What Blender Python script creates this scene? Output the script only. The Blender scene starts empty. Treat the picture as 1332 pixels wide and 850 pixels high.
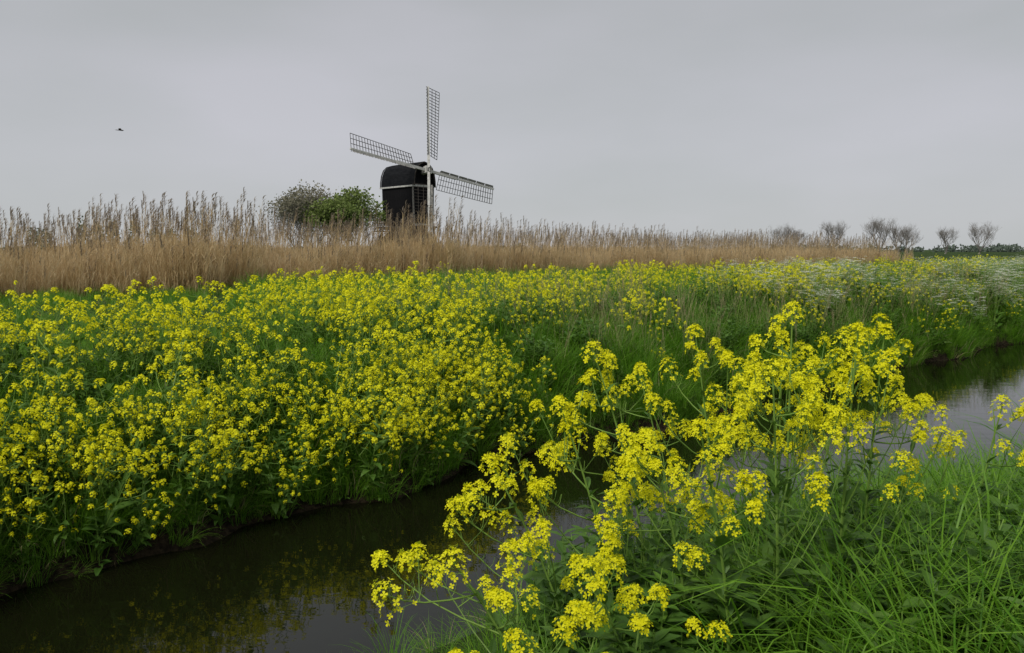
import bpy, math, random
from mathutils import Vector, Matrix, noise
random.seed(7)
R=random
def U(a,b): return R.uniform(a,b)
scene=bpy.context.scene
# ------------------------------------------------------------------ materials
def newmat(name):
    m=bpy.data.materials.new(name); m.use_nodes=True
    nt=m.node_tree; nt.nodes.clear()
    return m,nt,nt.nodes,nt.links
def foliage(name,cols,transl=0.3,rough=0.55,spec=0.3,patch=0.0):
    m,nt,N,L=newmat(name)
    geo=N.new('ShaderNodeNewGeometry'); oi=N.new('ShaderNodeObjectInfo')
    a=N.new('ShaderNodeMath'); a.operation='MULTIPLY'; a.inputs[1].default_value=0.6
    L.new(geo.outputs['Random Per Island'],a.inputs[0])
    b=N.new('ShaderNodeMath'); b.operation='MULTIPLY_ADD'; b.inputs[1].default_value=0.4
    L.new(oi.outputs['Random'],b.inputs[0]); L.new(a.outputs[0],b.inputs[2])
    cr=N.new('ShaderNodeValToRGB'); e=cr.color_ramp.elements
    n=len(cols)
    e[0].position=0; e[0].color=(*cols[0],1); e[1].position=1; e[1].color=(*cols[-1],1)
    for i in range(1,n-1):
        x=e.new(i/(n-1)); x.color=(*cols[i],1)
    L.new(b.outputs[0],cr.inputs[0])
    p=N.new('ShaderNodeBsdfPrincipled'); p.inputs['Roughness'].default_value=rough
    p.inputs['Specular IOR Level'].default_value=spec
    t=N.new('ShaderNodeBsdfTranslucent'); mx=N.new('ShaderNodeMixShader'); mx.inputs[0].default_value=transl
    o=N.new('ShaderNodeOutputMaterial')
    L.new(cr.outputs[0],p.inputs['Base Color']); L.new(cr.outputs[0],t.inputs[0])
    L.new(p.outputs[0],mx.inputs[1]); L.new(t.outputs[0],mx.inputs[2]); L.new(mx.outputs[0],o.inputs[0])
    return m
def solid(name,c1,c2,scale=5,rough=0.7,stretch=(1,1,1),bump=0.0,spec=.5):
    m,nt,N,L=newmat(name)
    tc=N.new('ShaderNodeTexCoord'); mp=N.new('ShaderNodeMapping'); mp.inputs['Scale'].default_value=stretch
    L.new(tc.outputs['Object'],mp.inputs[0])
    ns=N.new('ShaderNodeTexNoise'); ns.inputs['Scale'].default_value=scale; ns.inputs['Detail'].default_value=6
    L.new(mp.outputs[0],ns.inputs[0])
    cr=N.new('ShaderNodeValToRGB'); e=cr.color_ramp.elements
    e[0].position=.35; e[0].color=(*c1,1); e[1].position=.68; e[1].color=(*c2,1)
    L.new(ns.outputs[0],cr.inputs[0])
    p=N.new('ShaderNodeBsdfPrincipled'); p.inputs['Roughness'].default_value=rough
    p.inputs['Specular IOR Level'].default_value=spec
    o=N.new('ShaderNodeOutputMaterial')
    L.new(cr.outputs[0],p.inputs['Base Color']); L.new(p.outputs[0],o.inputs[0])
    if bump>0:
        bp=N.new('ShaderNodeBump'); bp.inputs['Strength'].default_value=bump
        L.new(ns.outputs[0],bp.inputs['Height']); L.new(bp.outputs[0],p.inputs['Normal'])
    return m
M_petal=foliage('petal_yellow',[(.74,.72,.008),(.88,.86,.012),(.96,.94,.03)],.36,.6,.2)
M_bud=foliage('flower_buds',[(.36,.46,.03),(.6,.66,.03)],.25,.6)
M_stem=foliage('stem_green',[(.16,.29,.045),(.25,.40,.08)],.2,.5)
M_leaf=foliage('rape_leaf',[(.06,.14,.02),(.10,.21,.032),(.15,.28,.05)],.35,.5,.35)
M_grass=foliage('grass_blade',[(.055,.16,.010),(.09,.24,.014),(.15,.33,.022),(.22,.39,.04)],.4,.5,.25)
M_grassf=foliage('grass_fresh',[(.10,.25,.015),(.17,.36,.025),(.27,.49,.05)],.42,.45,.3)
M_herb=foliage('herb_leaf',[(.045,.12,.012),(.085,.19,.02),(.14,.27,.03)],.35,.5,.3)
M_dry=foliage('dry_grass',[(.32,.28,.14),(.48,.42,.24)],.2,.7)
M_reed=foliage('reed_straw',[(.52,.39,.20),(.70,.56,.33),(.84,.71,.48)],.42,.7,.15)
M_plume=foliage('reed_plume',[(.22,.18,.14),(.40,.34,.26)],.35,.8,.1)
M_white=foliage('umbel_white',[(.65,.68,.55),(.82,.84,.75)],.3,.7)
M_bark=solid('bark_grey',(.10,.09,.075),(.18,.165,.14),8,.9)
M_twig=solid('twig_far_hazed',(.17,.155,.14),(.22,.205,.19),2,.9)  # twig grey, paled with distance haze mixed into the colour
M_budleaf=foliage('tree_buds',[(.2,.19,.13),(.27,.26,.18)],.3,.7)
M_tleaf=foliage('tree_leaf',[(.13,.18,.045),(.19,.26,.065),(.26,.33,.09)],.35,.6)
M_farleaf=foliage('distant_leaf_hazed',[(.17,.2,.14),(.25,.28,.2)],.25,.8,.1)  # pale low-contrast green: aerial haze is painted into the leaf colour
M_farleaf2=foliage('distant_dark_leaf_hazed',[(.08,.11,.09),(.13,.16,.12)],.2,.8,.1)  # far treeline; its muted blue-grey cast is haze put into the colour
M_black=solid('tarred_boards',(.005,.005,.006),(.013,.013,.015),3,.85,(6,6,.6),0,.12)
M_roof=solid('tarred_roof',(.007,.008,.010),(.017,.018,.021),2,.85,(1,1,4),0,.10)
M_wpaint=solid('white_paint',(.42,.42,.40),(.66,.66,.64),4,.6)
M_gpaint=solid('grey_weathered_wood',(.2,.2,.19),(.34,.33,.31),4,.8)
M_lat=solid('lattice_wood',(.03,.027,.025),(.07,.062,.055),4,.8,(1,1,1),0,.2)
M_glass=solid('dark_glass',(.02,.025,.03),(.03,.035,.04),1,.1)
M_bird=solid('bird_feathers',(.02,.02,.02),(.05,.045,.04),20,.8)
# ------------------------------------------------------------------ mesh builder
class MB:
    def __init__(s): s.v=[];s.f=[];s.m=[];s.mats=[]
    def mi(s,mat):
        if mat not in s.mats: s.mats.append(mat)
        return s.mats.index(mat)
    def face(s,pts,mat):
        b=len(s.v); s.v.extend(pts); s.f.append(tuple(range(b,b+len(pts)))); s.m.append(s.mi(mat))
    def strip(s,rings,mat,closed=True):
        b=len(s.v);k=len(rings[0]);mi=s.mi(mat)
        for r in rings: s.v.extend(r)
        for i in range(len(rings)-1):
            for j in range(k if closed else k-1):
                a=b+i*k+j; c=b+i*k+(j+1)%k
                s.f.append((a,c,c+k,a+k)); s.m.append(mi)
    def tube(s,pts,r0,r1,mat,sides=4):
        n=len(pts);rings=[]
        for i,p in enumerate(pts):
            d=(pts[min(i+1,n-1)]-pts[max(i-1,0)])
            if d.length<1e-9:d=Vector((0,0,1))
            d.normalize()
            x=d.orthogonal().normalized() if abs(d.z)>.99 else d.cross(Vector((0,0,1))).normalized()
            y=d.cross(x); r=r0+(r1-r0)*i/(n-1)
            rings.append([p+(x*math.cos(2*math.pi*k/sides)+y*math.sin(2*math.pi*k/sides))*r for k in range(sides)])
        s.strip(rings,mat)
    def blade(s,p,az,lean,length,width,bend,mat,n=4,tipw=0.08):
        d=Vector((math.cos(az)*math.sin(lean),math.sin(az)*math.sin(lean),math.cos(lean)))
        tw=az+U(.9,2.2); side=Vector((math.cos(tw),math.sin(tw),0)); rings=[]
        a=lean;q=Vector(p)
        for i in range(n+1):
            f=i/n; w=width*.5*((1-f)**.6+tipw if f>0.3 else .75+f*.8)
            rings.append([q-side*w,q+side*w])
            a+=bend/n*(0.5+f)
            d=Vector((math.cos(az)*math.sin(a),math.sin(az)*math.sin(a),math.cos(a)))
            q=q+d*(length/n)
        s.strip(rings,mat,False)
    def leaf(s,p,az,lean,length,width,bend,mat,n=4,fold=.25):
        sd=Vector((-math.sin(az),math.cos(az),0));a=lean;q=Vector(p);rings=[]
        for i in range(n+1):
            f=i/n; w=width*.5*(math.sin(math.pi*min(1,.08+f*.92)**.8)+.03)*(1+.18*((i%2)*2-1)*(1 if n>5 else 0))
            d=Vector((math.cos(az)*math.sin(a),math.sin(az)*math.sin(a),math.cos(a)))
            up=sd.cross(d)*-1
            rings.append([q-sd*w+up*w*fold,q,q+sd*w+up*w*fold])
            a+=bend/n; q=q+d*(length/n)
        s.strip(rings,mat,False)
    def box(s,c,size,mat,rot=None):
        hx,hy,hz=[k/2 for k in size]; c=Vector(c)
        P=[Vector((x,y,z)) for x in(-hx,hx) for y in(-hy,hy) for z in(-hz,hz)]
        if rot is not None: P=[rot@p for p in P]
        b=len(s.v); s.v.extend([p+c for p in P]); mi=s.mi(mat)
        for f in((0,1,3,2),(4,6,7,5),(0,4,5,1),(2,3,7,6),(0,2,6,4),(1,5,7,3)):
            s.f.append(tuple(b+k for k in f)); s.m.append(mi)
    def beam(s,a,b,w,h,mat):
        a=Vector(a);b=Vector(b);d=b-a;q=d.to_track_quat('Z','Y').to_matrix()
        s.box((a+b)/2,(w,h,d.length),mat,q)
    def mesh(s,name):
        me=bpy.data.meshes.new(name); me.from_pydata([tuple(v) for v in s.v],[],s.f)
        for m in s.mats: me.materials.append(m)
        me.polygons.foreach_set('material_index',s.m); me.update(); return me
    def obj(s,name,parent=None,link=True,loc=(0,0,0)):
        o=bpy.data.objects.new(name,s.mesh(name)); o.location=loc
        if link: scene.collection.objects.link(o)
        if parent: o.parent=parent
        return o
# ------------------------------------------------------------------ terrain frame
P0=Vector((-0.5,8.15)); DS=Vector((.742,.670)).normalized(); DT=Vector((-DS.y,DS.x))
def st(x,y):
    d=Vector((x,y))-P0; return d.dot(DS),d.dot(DT)
def xy(s,t): 
    p=P0+DS*s+DT*t; return p.x,p.y
def sm(x): x=max(0,min(1,x)); return x*x*(3-2*x)
def wig(s): return .16*math.sin(s*1.3)+.10*math.sin(s*3.1+1)+.05*math.sin(s*7.3)
def wob(s): return wig(s)-.5*sm((-1.8-s)/2.4)
def tnear(s):
    if s<-2.5: b=-2.9-.25*min(2.5,-2.5-s)
    elif s<4: b=-2.9-.25*(s+2.5)
    else: b=-4.525-.03*min(s-4,40)
    return b+wig(s+5)*.6
def gz(s,t):
    fo=t-wob(s); ne=tnear(s)-t
    nz=noise.noise(Vector((s*.8,t*.8,0)))*.05
    if fo>-.25:
        z=-.3+ .3*sm((fo+.25)/.25)+.22*sm(fo/.16)+.38*sm(fo/.8)+.40*sm(fo/2.8)-.1*sm((fo-3)/4)
        return z+nz*min(1,max(0,fo))
    if ne>-.25:
        return -.3+.3*sm((ne+.25)/.25)+.3*sm(ne/.45)+.3*sm(ne/2)+nz*min(1,max(0,ne))
    return -.3-.4*sm(min(-.25-fo,-.25-ne)/.6)
def spaced(lo,hi,c0,c1,st_):
    out=[];x=c0
    while x<c1: out.append(x);x+=st_
    g=st_;x=c1
    while x<hi: out.append(x);g*=1.25;x+=g
    out.append(hi)
    g=st_;x=c0;l=[]
    while x>lo: g*=1.25;x-=g;l.append(max(x,lo))
    return sorted(set(l+out))
S=spaced(-3000,4000,-14,34,.2); T=spaced(-3000,4000,-7,4.5,.08)
mb=MB()
M_ground,nt,N,L=newmat('meadow_soil')
tc=N.new('ShaderNodeTexCoord'); n1=N.new('ShaderNodeTexNoise'); n1.inputs['Scale'].default_value=3;n1.inputs['Detail'].default_value=8
n2=N.new('ShaderNodeTexNoise'); n2.inputs['Scale'].default_value=.05;n2.inputs['Detail'].default_value=5
L.new(tc.outputs['Object'],n1.inputs[0]);L.new(tc.outputs['Object'],n2.inputs[0])
cr=N.new('ShaderNodeValToRGB');e=cr.color_ramp.elements
e[0].position=.35;e[0].color=(.025,.035,.012,1);e[1].position=.7;e[1].color=(.06,.11,.025,1)
cr2=N.new('ShaderNodeValToRGB');e=cr2.color_ramp.elements
e[0].position=.35;e[0].color=(.7,.8,.7,1);e[1].position=.7;e[1].color=(1.2,1.2,1.0,1)
mu=N.new('ShaderNodeMix');mu.data_type='RGBA';mu.blend_type='MULTIPLY';mu.inputs[0].default_value=1
L.new(n1.outputs[0],cr.inputs[0]);L.new(n2.outputs[0],cr2.inputs[0]);L.new(cr.outputs[0],mu.inputs[6]);L.new(cr2.outputs[0],mu.inputs[7])
p=N.new('ShaderNodeBsdfPrincipled');p.inputs['Roughness'].default_value=.95;p.inputs['Specular IOR Level'].default_value=.1
sepg=N.new('ShaderNodeSeparateXYZ');L.new(tc.outputs['Object'],sepg.inputs[0])
mr=N.new('ShaderNodeMapRange');mr.inputs[1].default_value=.12;mr.inputs[2].default_value=.45;L.new(sepg.outputs[2],mr.inputs[0])
mud=N.new('ShaderNodeMix');mud.data_type='RGBA'
n3=N.new('ShaderNodeTexNoise');n3.inputs['Scale'].default_value=22;n3.inputs['Detail'].default_value=7;L.new(tc.outputs['Object'],n3.inputs[0])
cr3=N.new('ShaderNodeValToRGB');e=cr3.color_ramp.elements
e[0].position=.35;e[0].color=(.010,.008,.005,1);e[1].position=.7;e[1].color=(.045,.034,.02,1);L.new(n3.outputs[0],cr3.inputs[0]);L.new(cr3.outputs[0],mud.inputs[6])
L.new(mr.outputs[0],mud.inputs[0]);L.new(mu.outputs[2],mud.inputs[7]);L.new(mud.outputs[2],p.inputs['Base Color'])
bp=N.new('ShaderNodeBump');bp.inputs['Strength'].default_value=.8;bp.inputs['Distance'].default_value=.08;L.new(n3.outputs[0],bp.inputs['Height']);L.new(bp.outputs[0],p.inputs['Normal'])
o=N.new('ShaderNodeOutputMaterial');L.new(p.outputs[0],o.inputs[0])
rings=[]
for t in T:
    rings.append([Vector((*xy(s,t),gz(s,t))) for s in S])
mb.strip(rings,M_ground,False); g=mb.obj('ground')
for f in g.data.polygons: f.use_smooth=True
# water
M_water,nt,N,L=newmat('ditch_water')
tc=N.new('ShaderNodeTexCoord'); mp=N.new('ShaderNodeMapping'); mp.inputs['Rotation'].default_value=(0,0,-.73); mp.inputs['Scale'].default_value=(1.0,2.0,1)
L.new(tc.outputs['Object'],mp.inputs[0])
n1=N.new('ShaderNodeTexNoise'); n1.inputs['Scale'].default_value=2.0;n1.inputs['Detail'].default_value=3
L.new(mp.outputs[0],n1.inputs[0])
bp=N.new('ShaderNodeBump');bp.inputs['Strength'].default_value=.05;bp.inputs['Distance'].default_value=.05;L.new(n1.outputs[0],bp.inputs['Height'])
p=N.new('ShaderNodeBsdfPrincipled');p.inputs['Base Color'].default_value=(.007,.008,.003,1);p.inputs['Roughness'].default_value=.02;p.inputs['IOR'].default_value=1.38
L.new(bp.outputs[0],p.inputs['Normal']);o=N.new('ShaderNodeOutputMaterial');L.new(p.outputs[0],o.inputs[0])
mb=MB();mb.face([Vector((*xy(s,t),0)) for s,t in((-300,-8),(600,-8),(600,.45),(-300,.45))],M_water);mb.obj('water')
# ------------------------------------------------------------------ plants
def dome_cluster(mb,c,ax,r,n,lod):
    """flower head: many small four petalled flowers around a bud tip"""
    ax=ax.normalized(); X=ax.orthogonal().normalized(); Y=ax.cross(X)
    ga=2.39996
    L_=r*(U(.9,2.1) if lod==0 else U(.9,1.6))
    for i in range(n):
        f=(i+.5)/n; th=i*ga+U(-.3,.3)
        rad=r*math.sqrt(min(1,f*1.25))*U(.7,1.2); h=L_*(.45-f*f*1.25)+U(-.15,.15)*r
        out=(X*math.cos(th)+Y*math.sin(th))
        q=c+out*rad+ax*h
        nr=(out*(.35+f)+ax*(1.1-f*.7)+Vector((U(-.3,.3),U(-.3,.3),U(0,.4)))).normalized()
        a=nr.orthogonal().normalized();b=nr.cross(a);ph=U(0,1.6)
        if lod==0:
            pr=U(.007,.0115)
            for k in range(4):
                t=ph+k*math.pi/2; u=a*math.cos(t)+b*math.sin(t); v=b*math.cos(t)-a*math.sin(t)
                cup=nr*pr*U(0,.5)
                mb.face([q,q+u*pr*.55+v*pr*.36+cup*.4,q+u*pr*1.05+v*pr*.34+cup,q+u*pr*1.05-v*pr*.34+cup,q+u*pr*.55-v*pr*.36+cup*.4],M_petal)
            if i%3==0: mb.tube([c-ax*.02+ax*h*.6,q],.0007,.0007,M_stem,3)
        else:
            pr=U(.009,.0135) if lod==1 else U(.014,.022)
            u=a*math.cos(ph)+b*math.sin(ph);v=b*math.cos(ph)-a*math.sin(ph)
            mb.face([q+u*pr,q+v*pr,q-u*pr+nr*pr*.4,q-v*pr],M_petal)
    for i in range(9 if lod==0 else 2):
        out=(X*U(-1,1)+Y*U(-1,1)); q=c+out*r*.28+ax*(L_*.5+U(0,.3)*r)
        s_=.004 if lod==0 else .006
        mb.face([q+X*s_,q+Y*s_,q-X*s_,q-Y*s_+ax*s_*1.5],M_bud)
def curve(a,b,n,bow):
    out=[]
    for i in range(n+1):
        f=i/n; p=a.lerp(b,f); p=p+bow*math.sin(math.pi*f); out.append(p)
    return out
def rape(mb,h,lean,nb,lod,spread=.28,rr=(.026,.04),leaves=10,low=.45,leafmax=.62):
    root=Vector((0,0,-.04)); top=Vector((lean[0],lean[1],h))
    main=curve(root,top,6,Vector((-lean[0]*.25,-lean[1]*.25,0)))
    mb.tube(main,.0075 if lod==0 else .006,.003,M_stem,5 if lod==0 else 3)
    nfl={0:48,1:19,2:6}[lod]
    dome_cluster(mb,top,Vector((0,0,1)),U(*rr),nfl,lod)
    for i in range(nb):
        f=low*.6+ (1-low*.6)*.9*((i+U(0,.9))/nb)
        k=f*6; j=min(5,int(k)); a=main[j].lerp(main[j+1],k-j)
        az=i*2.4+U(-.5,.5)
        reach=spread*(1.15-f*.6)*U(.5,1.15)
        ez=h*U(low+.2*f,.93+.05*f)
        ez=max(ez,a.z+.06)
        e=Vector((lean[0]*f+math.cos(az)*reach+ (top.x-main[3].x)*.4, lean[1]*f+math.sin(az)*reach,ez))
        bow=Vector((math.cos(az),math.sin(az),-.5))*reach*.16
        br=curve(a,e,4,bow)
        mb.tube(br,.0035,.0018,M_stem,4 if lod==0 else 3)
        ax=(br[-1]-br[-2]).normalized()+Vector((0,0,.7))
        dome_cluster(mb,e,ax,U(*rr)*U(.65,1.05),int(nfl*U(.6,1)),lod)
        if lod==0:
            for q in range(9):
                g=.55+.4*q/9; kk=g*4;jj=min(3,int(kk));c=br[jj].lerp(br[jj+1],kk-jj)
                t=U(0,6.28);d=Vector((math.cos(t),math.sin(t),.9)).normalized()
                mb.tube([c,c+d*.018,c+d*.03+Vector((0,0,.02))],.0009,.0012,M_stem,3)
        ns=(2 if R.random()<.4 else 1) if lod==0 else (1 if R.random()<.4 else 0)
        for q in range(ns):
            g=U(.35,.8);kk=g*4;jj=min(3,int(kk));c=br[jj].lerp(br[jj+1],kk-jj)
            t=U(0,6.28);e2=c+Vector((math.cos(t)*U(.04,.10),math.sin(t)*U(.04,.10),U(.06,.16)))
            mb.tube([c,c.lerp(e2,.5)+Vector((math.cos(t),math.sin(t),0))*.012,e2],.0022,.0014,M_stem,3)
            dome_cluster(mb,e2,Vector((math.cos(t)*.3,math.sin(t)*.3,1)),U(*rr)*.7,int(nfl*.5),lod)
        if lod<2: mb.leaf(a,az+U(-.4,.4),U(.7,1.2),U(.06,.12),U(.015,.03),U(.3,1.2),M_leaf,4)
    for i in range(leaves):
        f=U(.02,leafmax);k=f*6;j=min(5,int(k));a=main[j].lerp(main[j+1],k-j)
        L_=U(.12,.26)*(1.15-f)
        mb.leaf(a,U(0,6.28),U(.5,1.2),L_,L_*U(.26,.4),U(.5,1.6),M_leaf,7 if lod==0 else 4)
def tuft(n,h,rad,w,mats,bend=(.5,1.8)):
    mb=MB()
    for i in range(n):
        az=U(0,6.28);r=rad*math.sqrt(R.random())
        a2=az+U(-.8,.8)
        mb.blade((math.cos(az)*r,math.sin(az)*r,-.03),a2,U(.02,.45),h*U(.5,1.1),w*U(.6,1.2),U(*bend),R.choice(mats),5)
    return mb
def herb(h,n,mat,big=1):
    mb=MB()
    for i in range(n):
        az=U(0,6.28);r=U(0,.16);b=Vector((math.cos(az)*r,math.sin(az)*r,-.02));hh=h*U(.5,1)
        t=b+Vector((U(-.1,.1),U(-.1,.1),hh));c=curve(b,t,3,Vector((U(-.03,.03),U(-.03,.03),0)))
        mb.tube(c,.003,.0015,M_stem,3)
        m=int(hh/.045)
        for k in range(m):
            f=.15+.85*k/m;q=b.lerp(t,f);L_=U(.05,.1)*big*(1.2-.6*f)
            for s_ in(0,3.14): mb.leaf(q,k*1.57+s_+U(-.3,.3)+i,U(.8,1.3),L_,L_*U(.35,.5),U(.2,1.1),mat,3)
    return mb
def parsley():
    mb=MB()
    for i in range(5):
        az=U(0,6.28);b=Vector((U(-.06,.06),U(-.06,.06),0));t=b+Vector((math.cos(az)*.15,math.sin(az)*.15,U(.55,.95)))
        mb.tube(curve(b,t,3,Vector((0,0,0))),.004,.002,M_stem,3)
        for k in range(4):
            a=b.lerp(t,U(.5,.9));e=a+Vector((U(-.18,.18),U(-.18,.18),U(.08,.2)))
            mb.tube([a,e],.0015,.001,M_stem,3)
            for q in range(22):
                th=U(0,6.28);r=.05*math.sqrt(R.random());c=e+Vector((math.cos(th)*r,math.sin(th)*r,.015-r*.3+U(-.004,.004)))
                s_=U(.005,.009);mb.face([c+Vector((s_,0,0)),c+Vector((0,s_,.002)),c-Vector((s_,0,0)),c-Vector((0,s_,.001))],M_white)
    for i in range(26):
        L_=U(.1,.25);mb.leaf((U(-.1,.1),U(-.1,.1),U(0,.45)),U(0,6.28),U(.6,1.2),L_,L_*.3,U(.3,1.2),M_herb,4)
    return mb
def seedgrass():
    mb=MB()
    for i in range(9):
        az=U(0,6.28);h=U(.75,1.1);ln=U(.05,.4)
        b=Vector((U(-.12,.12),U(-.12,.12),0));t=b+Vector((math.cos(az)*h*ln,math.sin(az)*h*ln,h))
        c=curve(b,t,5,Vector((0,0,.06)));mb.tube(c,.0018,.001,M_dry,3)
        for k in range(8):
            q=c[-2].lerp(c[-1],k/8);mb.blade(q,U(0,6.28),U(.2,.7),.035,.005,.3,M_dry,2)
    return mb
def reeds(h,tall):
    mb=MB()
    for i in range(36):
        x,y=U(-.5,.5),U(-.35,.35);hh=h*U(.5,1.0)
        if i<tall: hh=h*U(1.15,1.65)
        ln=U(-.14,.26);az=U(-.7,.7)
        b=Vector((x,y,-.05));t=b+Vector((math.cos(az)*hh*ln,math.sin(az)*hh*ln,hh))
        c=curve(b,t,3,Vector((0,0,.03)));mb.tube(c,.006,.0035,M_reed,3)
        for k in range(5):
            f=U(.15,.9);q=b.lerp(t,f);mb.blade(q,U(0,6.28),U(.15,.7),U(.25,.5),.013,U(.2,1.3),M_reed,3)
        if i<tall+2:
            for k in range(14):
                q=t+Vector((0,0,-.2+.024*k));mb.blade(q,az*0.5+U(-.9,.9),U(.1,.6),U(.08,.18),.02,U(.5,1.4),M_plume,2,.3)
    for i in range(44):
        mb.blade((U(-.5,.5),U(-.35,.35),U(0,.5)),U(0,6.28),U(.05,.6),U(.4,1.0),.016,U(.1,.9),M_reed,3)
    return mb
def make_col(name,mbs):
    col=bpy.data.collections.new(name)
    for i,m in enumerate(mbs):
        o=m.obj(f'{name}_{i:02d}',link=False); col.objects.link(o)
    return col
def scatter(name,pts,col):
    me=bpy.data.meshes.new(name);me.from_pydata([p[0] for p in pts],[],[])
    a=me.attributes.new('rot','FLOAT_VECTOR','POINT');a.data.foreach_set('vector',[c for p in pts for c in p[1]])
    a=me.attributes.new('scl','FLOAT','POINT');a.data.foreach_set('value',[p[2] for p in pts])
    a=me.attributes.new('idx','INT','POINT');a.data.foreach_set('value',[p[3] for p in pts])
    ob=bpy.data.objects.new(name,me);scene.collection.objects.link(ob)
    ng=bpy.data.node_groups.new(name+'_scatter','GeometryNodeTree')
    ng.interface.new_socket('Geometry',in_out='INPUT',socket_type='NodeSocketGeometry')
    ng.interface.new_socket('Geometry',in_out='OUTPUT',socket_type='NodeSocketGeometry')
    N=ng.nodes;L=ng.links
    gi=N.new('NodeGroupInput');go=N.new('NodeGroupOutput');ip=N.new('GeometryNodeInstanceOnPoints')
    ci=N.new('GeometryNodeCollectionInfo');ci.inputs['Collection'].default_value=col
    ci.inputs['Separate Children'].default_value=True;ci.inputs['Reset Children'].default_value=True
    def na(t,n):
        x=N.new('GeometryNodeInputNamedAttribute');x.data_type=t;x.inputs['Name'].default_value=n;return x.outputs['Attribute']
    L.new(gi.outputs[0],ip.inputs['Points']);L.new(ci.outputs[0],ip.inputs['Instance']);ip.inputs['Pick Instance'].default_value=True
    L.new(na('INT','idx'),ip.inputs['Instance Index']);L.new(na('FLOAT_VECTOR','rot'),ip.inputs['Rotation']);L.new(na('FLOAT','scl'),ip.inputs['Scale'])
    L.new(ip.outputs[0],go.inputs[0])
    md=ob.modifiers.new('scatter','NODES');md.node_group=ng
    return ob
def P(s,t,sc,n,tilt=.12,dz=0,rz=None):
    return ((*xy(s,t),gz(s,t)+dz),(U(-tilt,tilt),U(-tilt,tilt),U(0,6.28) if rz is None else rz),sc,R.randrange(n))
def nz(s,t,k=.35): return noise.noise(Vector((s*k,t*k,3.3)))
# variants
rape_m=[]
for i in range(7):
    mb=MB();rape(mb,U(.85,1.0),(U(-.12,.12),U(-.12,.12)),R.randint(8,12),1,.27,(.027,.043),14,.3);rape_m.append(mb)
C_rape=make_col('rapeseed_plant_form',rape_m)
rf=[]
for i in range(4):
    mb=MB();rape(mb,U(.85,1.0),(U(-.12,.12),U(-.12,.12)),9,2,.28,(.03,.04),14,.5);rf.append(mb)
C_rapef=make_col('rapeseed_far_form',rf)
C_grass=make_col('grass_tuft_form',[tuft(60,U(.5,.7),.17,.008,[M_grass,M_grass,M_grass,M_grassf]) for i in range(5)]+[tuft(50,.6,.17,.008,[M_grass,M_grass,M_grassf,M_dry]) ])
C_fgrass=make_col('fresh_grass_form',[tuft(45,U(.75,.95),.13,.010,[M_grassf,M_grassf,M_grass],(1.0,2.3)) for i in range(4)])
C_herb=make_col('herb_form',[herb(U(.4,.65),9,M_herb) for i in range(4)]+[herb(.5,8,M_leaf,1.5) for i in range(2)])
C_par=make_col('cow_parsley_form',[parsley() for i in range(3)])
C_seed=make_col('seed_grass_form',[seedgrass() for i in range(3)])
C_reed=make_col('reed_form',[reeds(U(1.5,1.7),k) for k in(1,2,3,2,4)])
# ---- far bank scatter
rp=[];rfp=[];gp=[];hp=[];pp=[];sp=[]
def mown(s,t):   # grassy track between the ditch bank and the reeds
    x,y=xy(s,t); return t>3.4 and x<-.33*y
def fl_density(s,t):
    n=nz(s,t,.45); n2=nz(s+9,t,1.1)
    if s<-.8: d=1.15+n*.5+n2*2.2
    elif s<1.0: d=.85+ n*1.0+n2*1.2
    elif s<9:
        d=.20+n*.8 if t<1.9 else .58+n*1.5+n2*.9
    else:
        d=.20+n*1.0 if t<1.8 else .42+n*1.7+n2*.8
    if t<.3 and s>.5: d*=.6
    if t>4.5: d*=.45
    if mown(s,t): d=0.0
    return max(0,d)
for i in range(4600):
    s,t=U(-9,22),U(0,9.5)
    if t>5 and R.random()<.4: continue
    if R.random()<fl_density(s,t)*.64: 
        lo=t<1.0 and s>1.0
        rp.append(P(s,t+wob(s)+.03,U(.5,.75) if lo else U(.66,1.12),7,.4 if t<1.2 else .2))
for i in range(520):
    s,t=U(-7,1.0),U(-.02,1.0)
    if nz(s,t,.6)>-.2: rp.append(P(s,t+wob(s)+.02,U(.5,.8),7,.6))
for i in range(110):   # low flowering plants at the water's edge, nearest corner
    s,t=U(-5.6,-2.0),U(.02,.7)
    rp.append(P(s,t+wob(s),U(.55,.85),7,.5))
for i in range(9000):
    s,t=U(22,130),U(.2,13)
    if R.random()<(fl_density(s,t)+.0)*.26*(1 if s<60 else .6): rfp.append(P(s,t,U(.7,1.15),4))
for i in range(1500):
    s,t=U(-12,24),U(9,17)
    if not mown(s,t) and R.random()<.05+nz(s,t,.25)*.9: rfp.append(P(s,t,U(.6,.95),4))
for i in range(3700): 
    s=U(-9,24);t=wob(s)+.02+U(0,1)**1.3*6
    k=.5 if mown(s,t) else (.7 if s<1.6 and t<3 else 1)
    if s<-2 and t-wob(s)<.8: k=.5
    gp.append(P(s,t,U(.65,1.15)*k,6,.2))
for i in range(1000):   # thick cover on the nearest slope
    s=U(-7,1.5);t=wob(s)+U(.1,2.4); gp.append(P(s,t,U(.5,.8)*(.75 if s<-2 else 1),6,.25))
for i in range(260):
    s=U(-7,1.5);t=wob(s)+U(.1,2.0); hp.append(P(s,t,U(.6,.95),6,.3))
for i in range(900):
    s=U(-7,22);t=wob(s)+U(.02,.2)
    if noise.noise(Vector((s*1.7,0,8)))>-.35: gp.append(P(s,t,U(.25,.55),6,.7))
for i in range(2200):
    s=U(-14,26);t=U(5.5,20); gp.append(P(s,t,U(.9,1.5)*(.55 if mown(s,t) else 1),6,.2))
for i in range(4600):
    s=U(24,150);t=U(0,1)**1.2*16+.1; gp.append(P(s,t,U(1.1,1.7),6,.2))
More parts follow.
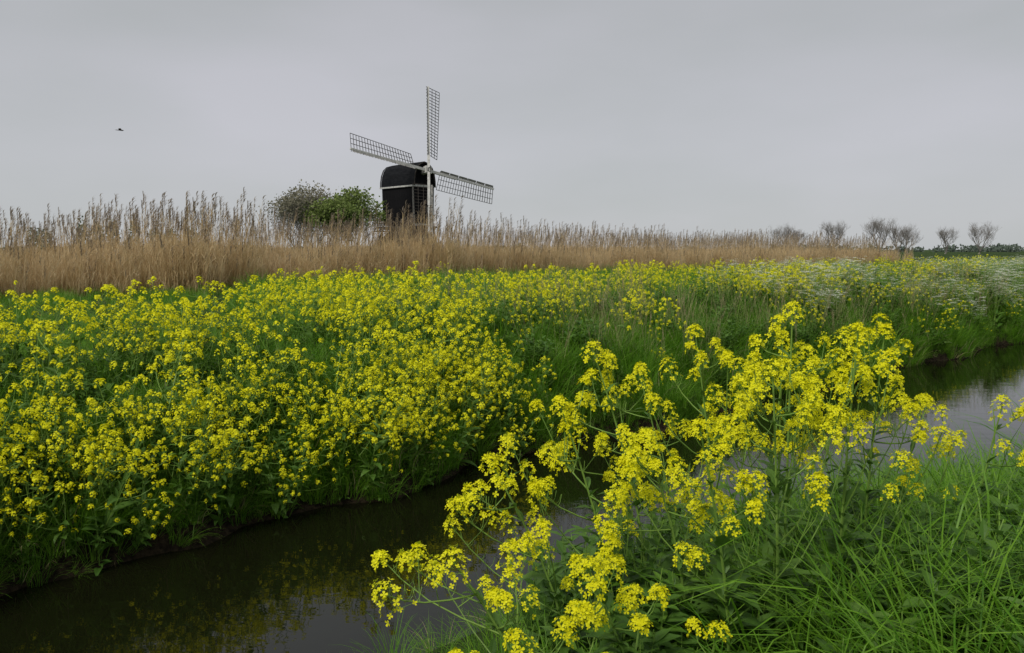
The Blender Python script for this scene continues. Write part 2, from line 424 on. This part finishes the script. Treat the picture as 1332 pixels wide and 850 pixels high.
for i in range(1800):
    s=U(-9,24);t=wob(s)+.05+U(0,5); 
    if not mown(s,t) and nz(s,t,.8)>-.15: hp.append(P(s,t,U(.7,1.3)*(.7 if s<1.6 else 1),6,.2))
for i in range(1200):
    s=U(9,45);t=U(.2,6)
    if nz(s+40,t,.3)>-.02: pp.append(P(s,t,U(.85,1.25),3))
for i in range(400):
    s=U(1.5,20);t=U(.3,5); 
    if nz(s,t+20,.4)>-.05: sp.append(P(s,t,U(.75,1.1),3,.15))
# ---- near bank
ng=[]
for i in range(3600):
    s=U(-12,14);u=U(0,1)**1.2*6;t=tnear(s)-u+.05;x,y=xy(s,t)
    if y<1.9 and abs(x)<2.2: continue
    if y<-2: continue
    if x<-.1 and y>1: 
        if R.random()<.5: continue
        gp.append(P(s,t,U(.3,.5) ,6,.3)); continue
    k=.7 if (s>1 and u<1.5) else 1
    if R.random()<.6: gp.append(P(s,t,U(.5,.85)*k ,6,.3))
    elif R.random()<.5: hp.append(P(s,t,U(.6,1.0)*k,6,.2))
for i in range(680):
    x=U(.9,4.8);y=U(2.0,6.0);s,t=st(x,y)
    if t>tnear(s)-.3 or x<.29*y: continue
    ng.append(P(s,t,U(.8,1.25)*(.75 if y>4.6 else 1),4,.35))
scatter('rapeseed_flowers',rp,C_rape)
scatter('rapeseed_field',rfp,C_rapef)
scatter('grass',gp,C_grass)
scatter('long_grass',ng,C_fgrass)
scatter('bank_herbs',hp,C_herb)
scatter('cow_parsley',pp,C_par)
scatter('seed_grass',sp,C_seed)
# ---- foreground rapeseed plants, individually grown
hero=[ # x,y, top z, lean x, lean y, branches
(.10,2.5,1.34,-.28,-.10,8),(.24,2.9,1.52,-.32,.0,9),(.42,3.0,1.72,-.24,.0,9),
(.60,3.30,1.88,-.26,.05,9),(.80,2.8,1.70,-.16,-.1,9),(.92,3.45,1.95,-.12,.05,9),(1.00,2.9,1.86,-.05,.0,9),
(1.12,3.2,2.06,.0,.0,10),(1.30,3.1,1.99,.02,-.05,9),(1.48,3.3,1.97,.06,.0,9),(1.22,3.6,1.9,.0,.0,9),
(.85,3.95,1.66,-.2,.1,8),(1.3,4.0,1.74,.1,.1,7),(1.75,3.6,1.62,.12,.0,5),(2.2,3.75,1.56,.12,.0,4),
(.42,2.35,1.38,-.2,-.1,8),(.7,3.0,1.6,-.2,-.05,8)]
for (x,y,tz,lx,ly,nb) in hero:
    s,t=st(x,y);z=max(gz(s,t),.05);mb=MB();R.seed(int(x*1000+y*77))
    rape(mb,tz-z,(lx,ly),nb,0,.34,(.032,.05),26,.5,.72)
    mb.obj('rapeseed_plant',loc=(x,y,z))
R.seed(99)
hb=[]
for i in range(95):
    x=U(.25,2.9);y=U(2.5,4.6);s,t=st(x,y)
    if t>tnear(s)-.2: continue
    hb.append(P(s,t,U(.9,1.5),6,.2))
scatter('leafy_undergrowth',hb,C_herb)
# ---- reed bed
RL0=Vector((-14,22));RD=Vector((51,53)).normalized();RN=Vector((-RD.y,RD.x));rpnt=[]
for i in range(3300):
    a=U(-20,74);b=U(0,1)**1.4*15
    if a>62: 
        if R.random()<(a-62)/14: continue
    p=RL0+RD*a+RN*(b+1.2*noise.noise(Vector((a*.3,0,0))))
    hh=.99+.32*noise.noise(Vector((p.x*.16,p.y*.16,5)))+(.25*math.exp(-((a-7.0)/3.0)**2))
    if 12<a<26: hh*=1.06
    rpnt.append(((p.x,p.y,.85),(U(-.06,.06),U(-.06,.06),U(-.5,.5)),hh*U(.82,1.12),R.randrange(5)))
scatter('reed_bed',rpnt,C_reed)
# ------------------------------------------------------------------ trees
def branch(mb,p,d,length,r,depth,mat,tips,spread=.55,up=.12,sides=4):
    n=3;pts=[p];q=p
    for i in range(n):
        d=(d+Vector((U(-.16,.16),U(-.16,.16),U(-.08,.12)+up*.5))).normalized();q=q+d*(length/n);pts.append(q)
    mb.tube(pts,r,r*.62,mat,sides if depth>2 else 3)
    if depth==0: tips.append((q,d));return
    k=R.choice((3,3,4))
    for i in range(k):
        f=U(.35,1) if i else 1;kk=f*n;j=min(n-1,int(kk));b=pts[j].lerp(pts[j+1],kk-j)
        v=Vector((U(-1,1),U(-1,1),U(-.4,.8))).normalized()
        nd=(d*(1-spread*.5)+v*spread+Vector((0,0,up))).normalized()
        branch(mb,b,nd,length*U(.62,.82),r*.55,depth-1,mat,tips,spread,up,sides)
def bare_tree(h,seed,mat=M_twig,depth=5,tw=1.0,leafy=0,leafm=None,trunk=.28,spread=.6,ls=1):
    R.seed(seed);mb=MB();tips=[]
    tl=h*trunk
    tr=curve(Vector((0,0,-.3)),Vector((U(-.1,.1)*h*.3,U(-.1,.1)*h*.3,tl)),3,Vector((.02*h,0,0)))
    mb.tube(tr,h*.028*tw,h*.02*tw,mat,6)
    for i in range(5):
        az=i*1.257+U(-.4,.4);d=Vector((math.cos(az)*U(.3,.8),math.sin(az)*U(.3,.8),1)).normalized()
        branch(mb,tr[-1 if i%2 else 2],d,h*.22,h*.012*tw,depth-1,mat,tips,spread)
    for q,d in tips:
        for j in range(leafy):
            c=q+Vector((U(-1,1),U(-1,1),U(-1,1)))*h*.03;s_=h*U(.005,.010)*ls
            a=Vector((U(-1,1),U(-1,1),U(-1,1))).normalized();b=a.orthogonal().normalized()
            mb.face([c+a*s_,c+b*s_,c-a*s_,c-b*s_],leafm)
    return mb
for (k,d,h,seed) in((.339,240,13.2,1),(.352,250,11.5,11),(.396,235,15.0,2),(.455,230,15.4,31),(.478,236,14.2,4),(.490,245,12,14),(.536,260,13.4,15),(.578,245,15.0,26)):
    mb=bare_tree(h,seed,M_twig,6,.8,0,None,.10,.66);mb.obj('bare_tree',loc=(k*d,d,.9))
mb=bare_tree(12.4,21,M_twig,6,.5,2,M_budleaf,.1,.75);mb.obj('willow_tree',loc=(-21.4,86,.9))
mb=bare_tree(10.8,22,M_twig,6,.5,1,M_budleaf,.1,.75);mb.obj('willow_tree',loc=(-24.0,89,.9))
mb=bare_tree(12.0,23,M_bark,6,.45,3,M_tleaf,.08,.72,1.3);mb.obj('green_tree',loc=(-17.4,86,.9))
mb=bare_tree(11.0,24,M_bark,6,.45,2,M_tleaf,.08,.78,1.3);mb.obj('green_tree',loc=(-19.8,85,.9))
# distant tree masses
R.seed(5);mb=MB()
def crown(mb,c,rx,ry,rz,n,s_,mat):
    for i in range(n):
        v=Vector((R.gauss(0,1),R.gauss(0,1),R.gauss(0,1))).normalized()*U(.3,1)**.5
        w=1+.35*noise.noise(v*2.2+c*.1)
        p=c+Vector((v.x*rx*w,v.y*ry*w,v.z*rz*w));a=Vector((U(-1,1),U(-1,1),U(-1,1))).normalized();b=a.orthogonal().normalized();q=s_*U(.5,1.2)
        mb.face([p+a*q,p+b*q,p-a*q,p-b*q],mat)
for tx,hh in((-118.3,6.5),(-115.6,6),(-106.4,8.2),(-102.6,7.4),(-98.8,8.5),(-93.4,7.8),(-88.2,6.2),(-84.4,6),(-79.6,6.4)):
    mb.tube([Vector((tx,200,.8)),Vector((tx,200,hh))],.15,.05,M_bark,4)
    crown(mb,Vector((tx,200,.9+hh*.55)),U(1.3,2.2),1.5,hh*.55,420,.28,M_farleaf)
for i in range(90):
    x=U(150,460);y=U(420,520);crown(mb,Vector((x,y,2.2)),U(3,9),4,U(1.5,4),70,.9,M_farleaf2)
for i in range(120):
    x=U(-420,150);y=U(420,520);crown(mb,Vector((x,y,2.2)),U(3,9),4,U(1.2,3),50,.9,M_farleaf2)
mb.obj('distant_trees')
# ------------------------------------------------------------------ windmill
mill=bpy.data.objects.new('windmill',None);scene.collection.objects.link(mill)
mill.location=(-11.6,90,-.85);mill.rotation_euler=(0,0,math.radians(44))
W=1.36;HL=2.85;zb=5.8;ze=10.05
prof=[(W,ze),(W*.99,10.6),(W*.9,11.35),(W*.7,12.0),(W*.38,12.4),(0,12.55)]
prof=prof+[(-x,z) for x,z in reversed(prof[:-1])]
mb=MB()
for yy,sg in((-HL,1),(HL,-1)):
    pts=[Vector((-W*.93,yy,zb)),Vector((W*.93,yy,zb))]+[Vector((x,yy,z)) for x,z in prof]
    mb.face(pts if sg>0 else pts[::-1],M_black)
for sx in(1,-1):
    for k in range(24):
        y0=-HL+k*(2*HL/24);y1=y0+2*HL/24;o_=.015 if k%2 else .03
        a=sx*(W*.93+o_);b=sx*(W+o_)
        mb.face([Vector((a,y0,zb)),Vector((a,y1,zb)),Vector((b,y1,ze)),Vector((b,y0,ze))],M_black)
    mb.face([Vector((sx*W*.92,-HL,zb)),Vector((sx*W*.92,HL,zb)),Vector((sx*W*.99,HL,ze)),Vector((sx*W*.99,-HL,ze))],M_black)
mb.face([Vector((-W*.93,-HL,zb)),Vector((-W*.93,HL,zb)),Vector((W*.93,HL,zb)),Vector((W*.93,-HL,zb))],M_black)
mb.obj('body',mill)
mb=MB()
rings=[[Vector((x*k,y,ze-.05+(z-ze)*(k-.02))) for x,z in prof] for y,k in((-HL-.3,1.06),(-1,1.06),(1,1.06),(HL-.1,1.05),(HL+.2,.98))]
mb.strip(rings,M_roof,False);mb.obj('roof',mill)
mb=MB()
for i in range(len(prof)-1):
    a=prof[i];b=prof[i+1]
    for y in(-HL-.34,HL+.22): mb.beam((a[0]*1.04,y,ze-.05+(a[1]-ze)*1.0),(b[0]*1.04,y,ze-.05+(b[1]-ze)*1.0),.10,.08,M_lat)
for sx in(1,-1):
    mb.beam((sx*(W*1.07+.05),-HL-.3,ze-.08),(sx*(W*1.07+.05),HL+.2,ze-.08),.12,.16,M_wpaint)
    mb.beam((sx*W*.95,-HL-.02,zb),(sx*W*1.02,-HL-.02,ze-.18),.12,.12,M_gpaint)
mb.beam((-W*.9,-HL-.06,zb+.05),(W*.9,-HL-.06,zb+.05),.1,.22,M_wpaint)
mb.beam((W*.93+.1,-HL,zb+.02),(W*.93+.1,HL,zb+.02),.1,.14,M_lat)
mb.beam((-W*.97,-HL-.06,ze-.05),(W*.97,-HL-.06,ze-.05),.1,.2,M_wpaint)
for zz in(7.5,8.7):
    mb.box((.75,-HL-.05,zz),(.5,.08,.6),M_wpaint);mb.box((.75,-HL-.10,zz),(.38,.05,.48),M_glass)
mb.obj('trim',mill)
mb=MB()
def ring4(h,z): return [Vector((-h,-h,z)),Vector((h,-h,z)),Vector((h,h,z)),Vector((-h,h,z))]
mb.strip([ring4(3.1,.6),ring4(3.0,2.6)],M_gpaint)
mb.strip([ring4(3.2,2.6),ring4(1.35,5.4),ring4(1.25,zb)],M_black)
mb.obj('base_tower',mill)
mb=MB()
for y in(-2.5,0,2.5):
    mb.beam((-1.9,y,5.45),(1.9,y,5.45),.18,.2,M_lat)
for x in(-1.75,1.75):
    mb.beam((x,-2.9,5.6),(x,3.2,5.6),.2,.2,M_lat);mb.beam((x,-2.9,4.5),(x,3.0,4.5),.16,.16,M_lat)
    for y in(-2.8,-1.4,0,1.4,2.8): mb.beam((x,y,3.7),(x*.75,y,zb),.14,.14,M_lat)
    mb.beam((x,-2.8,3.8),(x,-.2,5.5),.12,.12,M_lat);mb.beam((x,2.8,3.8),(x,.2,5.5),.12,.12,M_lat)
mb.box((0,3.6,5.2),(3.2,1.4,.12),M_lat)
for x in(-1.5,1.5):
    for y in(3.0,3.6,4.2): mb.beam((x,y,5.2),(x,y,6.1),.08,.08,M_lat)
    mb.beam((x,3.0,6.1),(x,4.2,6.1),.08,.08,M_lat)
mb.beam((-1.5,4.2,6.1),(1.5,4.2,6.1),.08,.08,M_lat)
mb.beam((0,2.6,5.8),(0,6.6,1.8),.26,.26,M_lat)
for x in(-.6,.6): mb.beam((x,4.2,5.1),(x,6.5,1.2),.1,.22,M_lat)
for i in range(14):
    f=(i+.5)/14;mb.box((0,4.2+2.3*f,5.1-3.9*f),(1.2,.22,.05),M_lat)
for x in(-1.2,1.2): mb.beam((x,HL,7.1),(x*.2,6.6,2.0),.09,.09,M_lat)
mb.obj('tailpole_and_stairs',mill)
# sails
hub=Vector((0,-HL-.7,11.6));rot=Matrix.Rotation(math.radians(-12),3,'X')@Matrix.Rotation(math.radians(9.5),3,'Y')
RR=9.5
mb=MB();nrm=rot@Vector((0,-1,0))
mb.tube([hub-nrm*2.2,hub+nrm*.1,hub+nrm*.55],.32,.26,M_gpaint,10)
mb.box(hub+nrm*.12,(.75,.5,.75),M_wpaint,rot)
mb.obj('windshaft',mill)
for k,(r,c) in enumerate((((0,0,1),(1,0,0)),((1,0,0),(0,0,-1)),((0,0,-1),(-1,0,0)),((-1,0,0),(0,0,1)))):
    off=nrm*(.05 if k%2 else .32)
    r=rot@Vector(r);c=rot@Vector(c);mb=MB();h0=hub+off
    mb.beam(h0,h0+r*4,.28,.28,M_wpaint);mb.beam(h0+r*4,h0+r*RR,.19,.19,M_wpaint)
    def cw(f): 
        w=math.radians(22-14*f);return (c*math.cos(w)-nrm*math.sin(w))
    A=1.7;nb=22
    for i in range(nb+1):
        f=i/nb;q=h0+r*(A+(RR-.1-A)*f);mb.beam(q-cw(f)*.3,q+cw(f)*1.75,.05,.05,M_lat)
    for w_ in(.6,1.18,1.75):
        for i in range(6):
            f0,f1=i/6,(i+1)/6
            mb.beam(h0+r*(A+(RR-.1-A)*f0)+cw(f0)*w_,h0+r*(A+(RR-.1-A)*f1)+cw(f1)*w_,.05,.05,M_lat)
    for i in range(6):
        f0,f1=i/6,(i+1)/6-.01
        a=h0+r*(A+(RR-.1-A)*f0);b=h0+r*(A+(RR-.1-A)*f1)
        mb.face([a-cw(f0)*.12+nrm*.03,a-cw(f0)*.34+nrm*.12,b-cw(f1)*.34+nrm*.12,b-cw(f1)*.12+nrm*.03],M_gpaint)
    mb.obj(f'sail_{k+1}',mill)
# ------------------------------------------------------------------ birds
def bird(loc,sc,rz):
    mb=MB()
    mb.tube([Vector((-.16,0,0)),Vector((-.08,0,.005)),Vector((0,0,.01)),Vector((.1,0,.01)),Vector((.15,0,.015))],.012,.03,M_bird,6)
    mb.tube([Vector((.14,0,.02)),Vector((.18,0,.025)),Vector((.21,0,.02))],.028,.006,M_bird,6)
    mb.face([Vector((-.14,0,0)),Vector((-.24,.04,0)),Vector((-.2,0,0)),Vector((-.24,-.04,0))],M_bird)
    for s_ in(1,-1):
        mb.strip([[Vector((.08,s_*.02,.02)),Vector((-.03,s_*.02,.01))],[Vector((.1,s_*.14,.09)),Vector((-.01,s_*.14,.08))],[Vector((.02,s_*.33,.05)),Vector((.0,s_*.33,.05))]],M_bird,False)
    o=mb.obj('bird',loc=loc);o.scale=(sc,)*3;o.rotation_euler=(0,.1,rz)
bird((-19.2,40,8.1),1.0,.3);bird((-21,80,8.6),.9,2.5)
# ------------------------------------------------------------------ world, sun, camera
w=bpy.data.worlds.new("World");scene.world=w;w.use_nodes=True;nt=w.node_tree;N=nt.nodes;L=nt.links;N.clear()
el=math.radians(48);az=math.radians(215)
sky=N.new('ShaderNodeTexSky');sky.sky_type='NISHITA';sky.sun_disc=False;sky.sun_elevation=el;sky.sun_rotation=az
tc=N.new('ShaderNodeTexCoord');mp=N.new('ShaderNodeMapping');mp.inputs['Scale'].default_value=(1,1,3.0);L.new(tc.outputs['Generated'],mp.inputs[0])
ns=N.new('ShaderNodeTexNoise');ns.inputs['Scale'].default_value=1.9;ns.inputs['Detail'].default_value=5;ns.inputs['Roughness'].default_value=.45;L.new(mp.outputs[0],ns.inputs[0])
cr=N.new('ShaderNodeValToRGB');e=cr.color_ramp.elements
e[0].position=.3;e[0].color=(.425,.445,.45,1);e[1].position=.7;e[1].color=(.53,.53,.57,1);L.new(ns.outputs[0],cr.inputs[0])
sx=N.new('ShaderNodeSeparateXYZ');L.new(tc.outputs['Generated'],sx.inputs[0])
gr=N.new('ShaderNodeMapRange');gr.inputs[1].default_value=0;gr.inputs[2].default_value=.35;gr.inputs[3].default_value=11.3;gr.inputs[4].default_value=9.4;L.new(sx.outputs[2],gr.inputs[0])
vs=N.new('ShaderNodeVectorMath');vs.operation='SCALE';L.new(gr.outputs[0],vs.inputs['Scale']);L.new(cr.outputs[0],vs.inputs[0])
mx=N.new('ShaderNodeMix');mx.data_type='RGBA';mx.inputs[0].default_value=.95;L.new(sky.outputs[0],mx.inputs[6]);L.new(vs.outputs[0],mx.inputs[7])
bg=N.new('ShaderNodeBackground');bg.inputs[1].default_value=.1;L.new(mx.outputs[2],bg.inputs[0]);o=N.new('ShaderNodeOutputWorld');L.new(bg.outputs[0],o.inputs[0])
sd=bpy.data.lights.new('sun','SUN');sd.energy=2.2;sd.angle=math.radians(12);sd.color=(1,.94,.84)
so=bpy.data.objects.new('sun',sd);scene.collection.objects.link(so)
v=Vector((math.sin(az)*math.cos(el),math.cos(az)*math.cos(el),math.sin(el)));so.rotation_euler=v.to_track_quat('Z','Y').to_euler()
cd=bpy.data.cameras.new('camera');cd.sensor_width=36;cd.lens=1045/1332*36;cd.clip_end=9000;cd.clip_start=.05
co=bpy.data.objects.new('camera',cd);scene.collection.objects.link(co);co.location=(0,0,2.3);co.rotation_euler=(math.radians(90-5.47),0,0);scene.camera=co
scene.view_settings.view_transform='Standard';scene.view_settings.look='None'
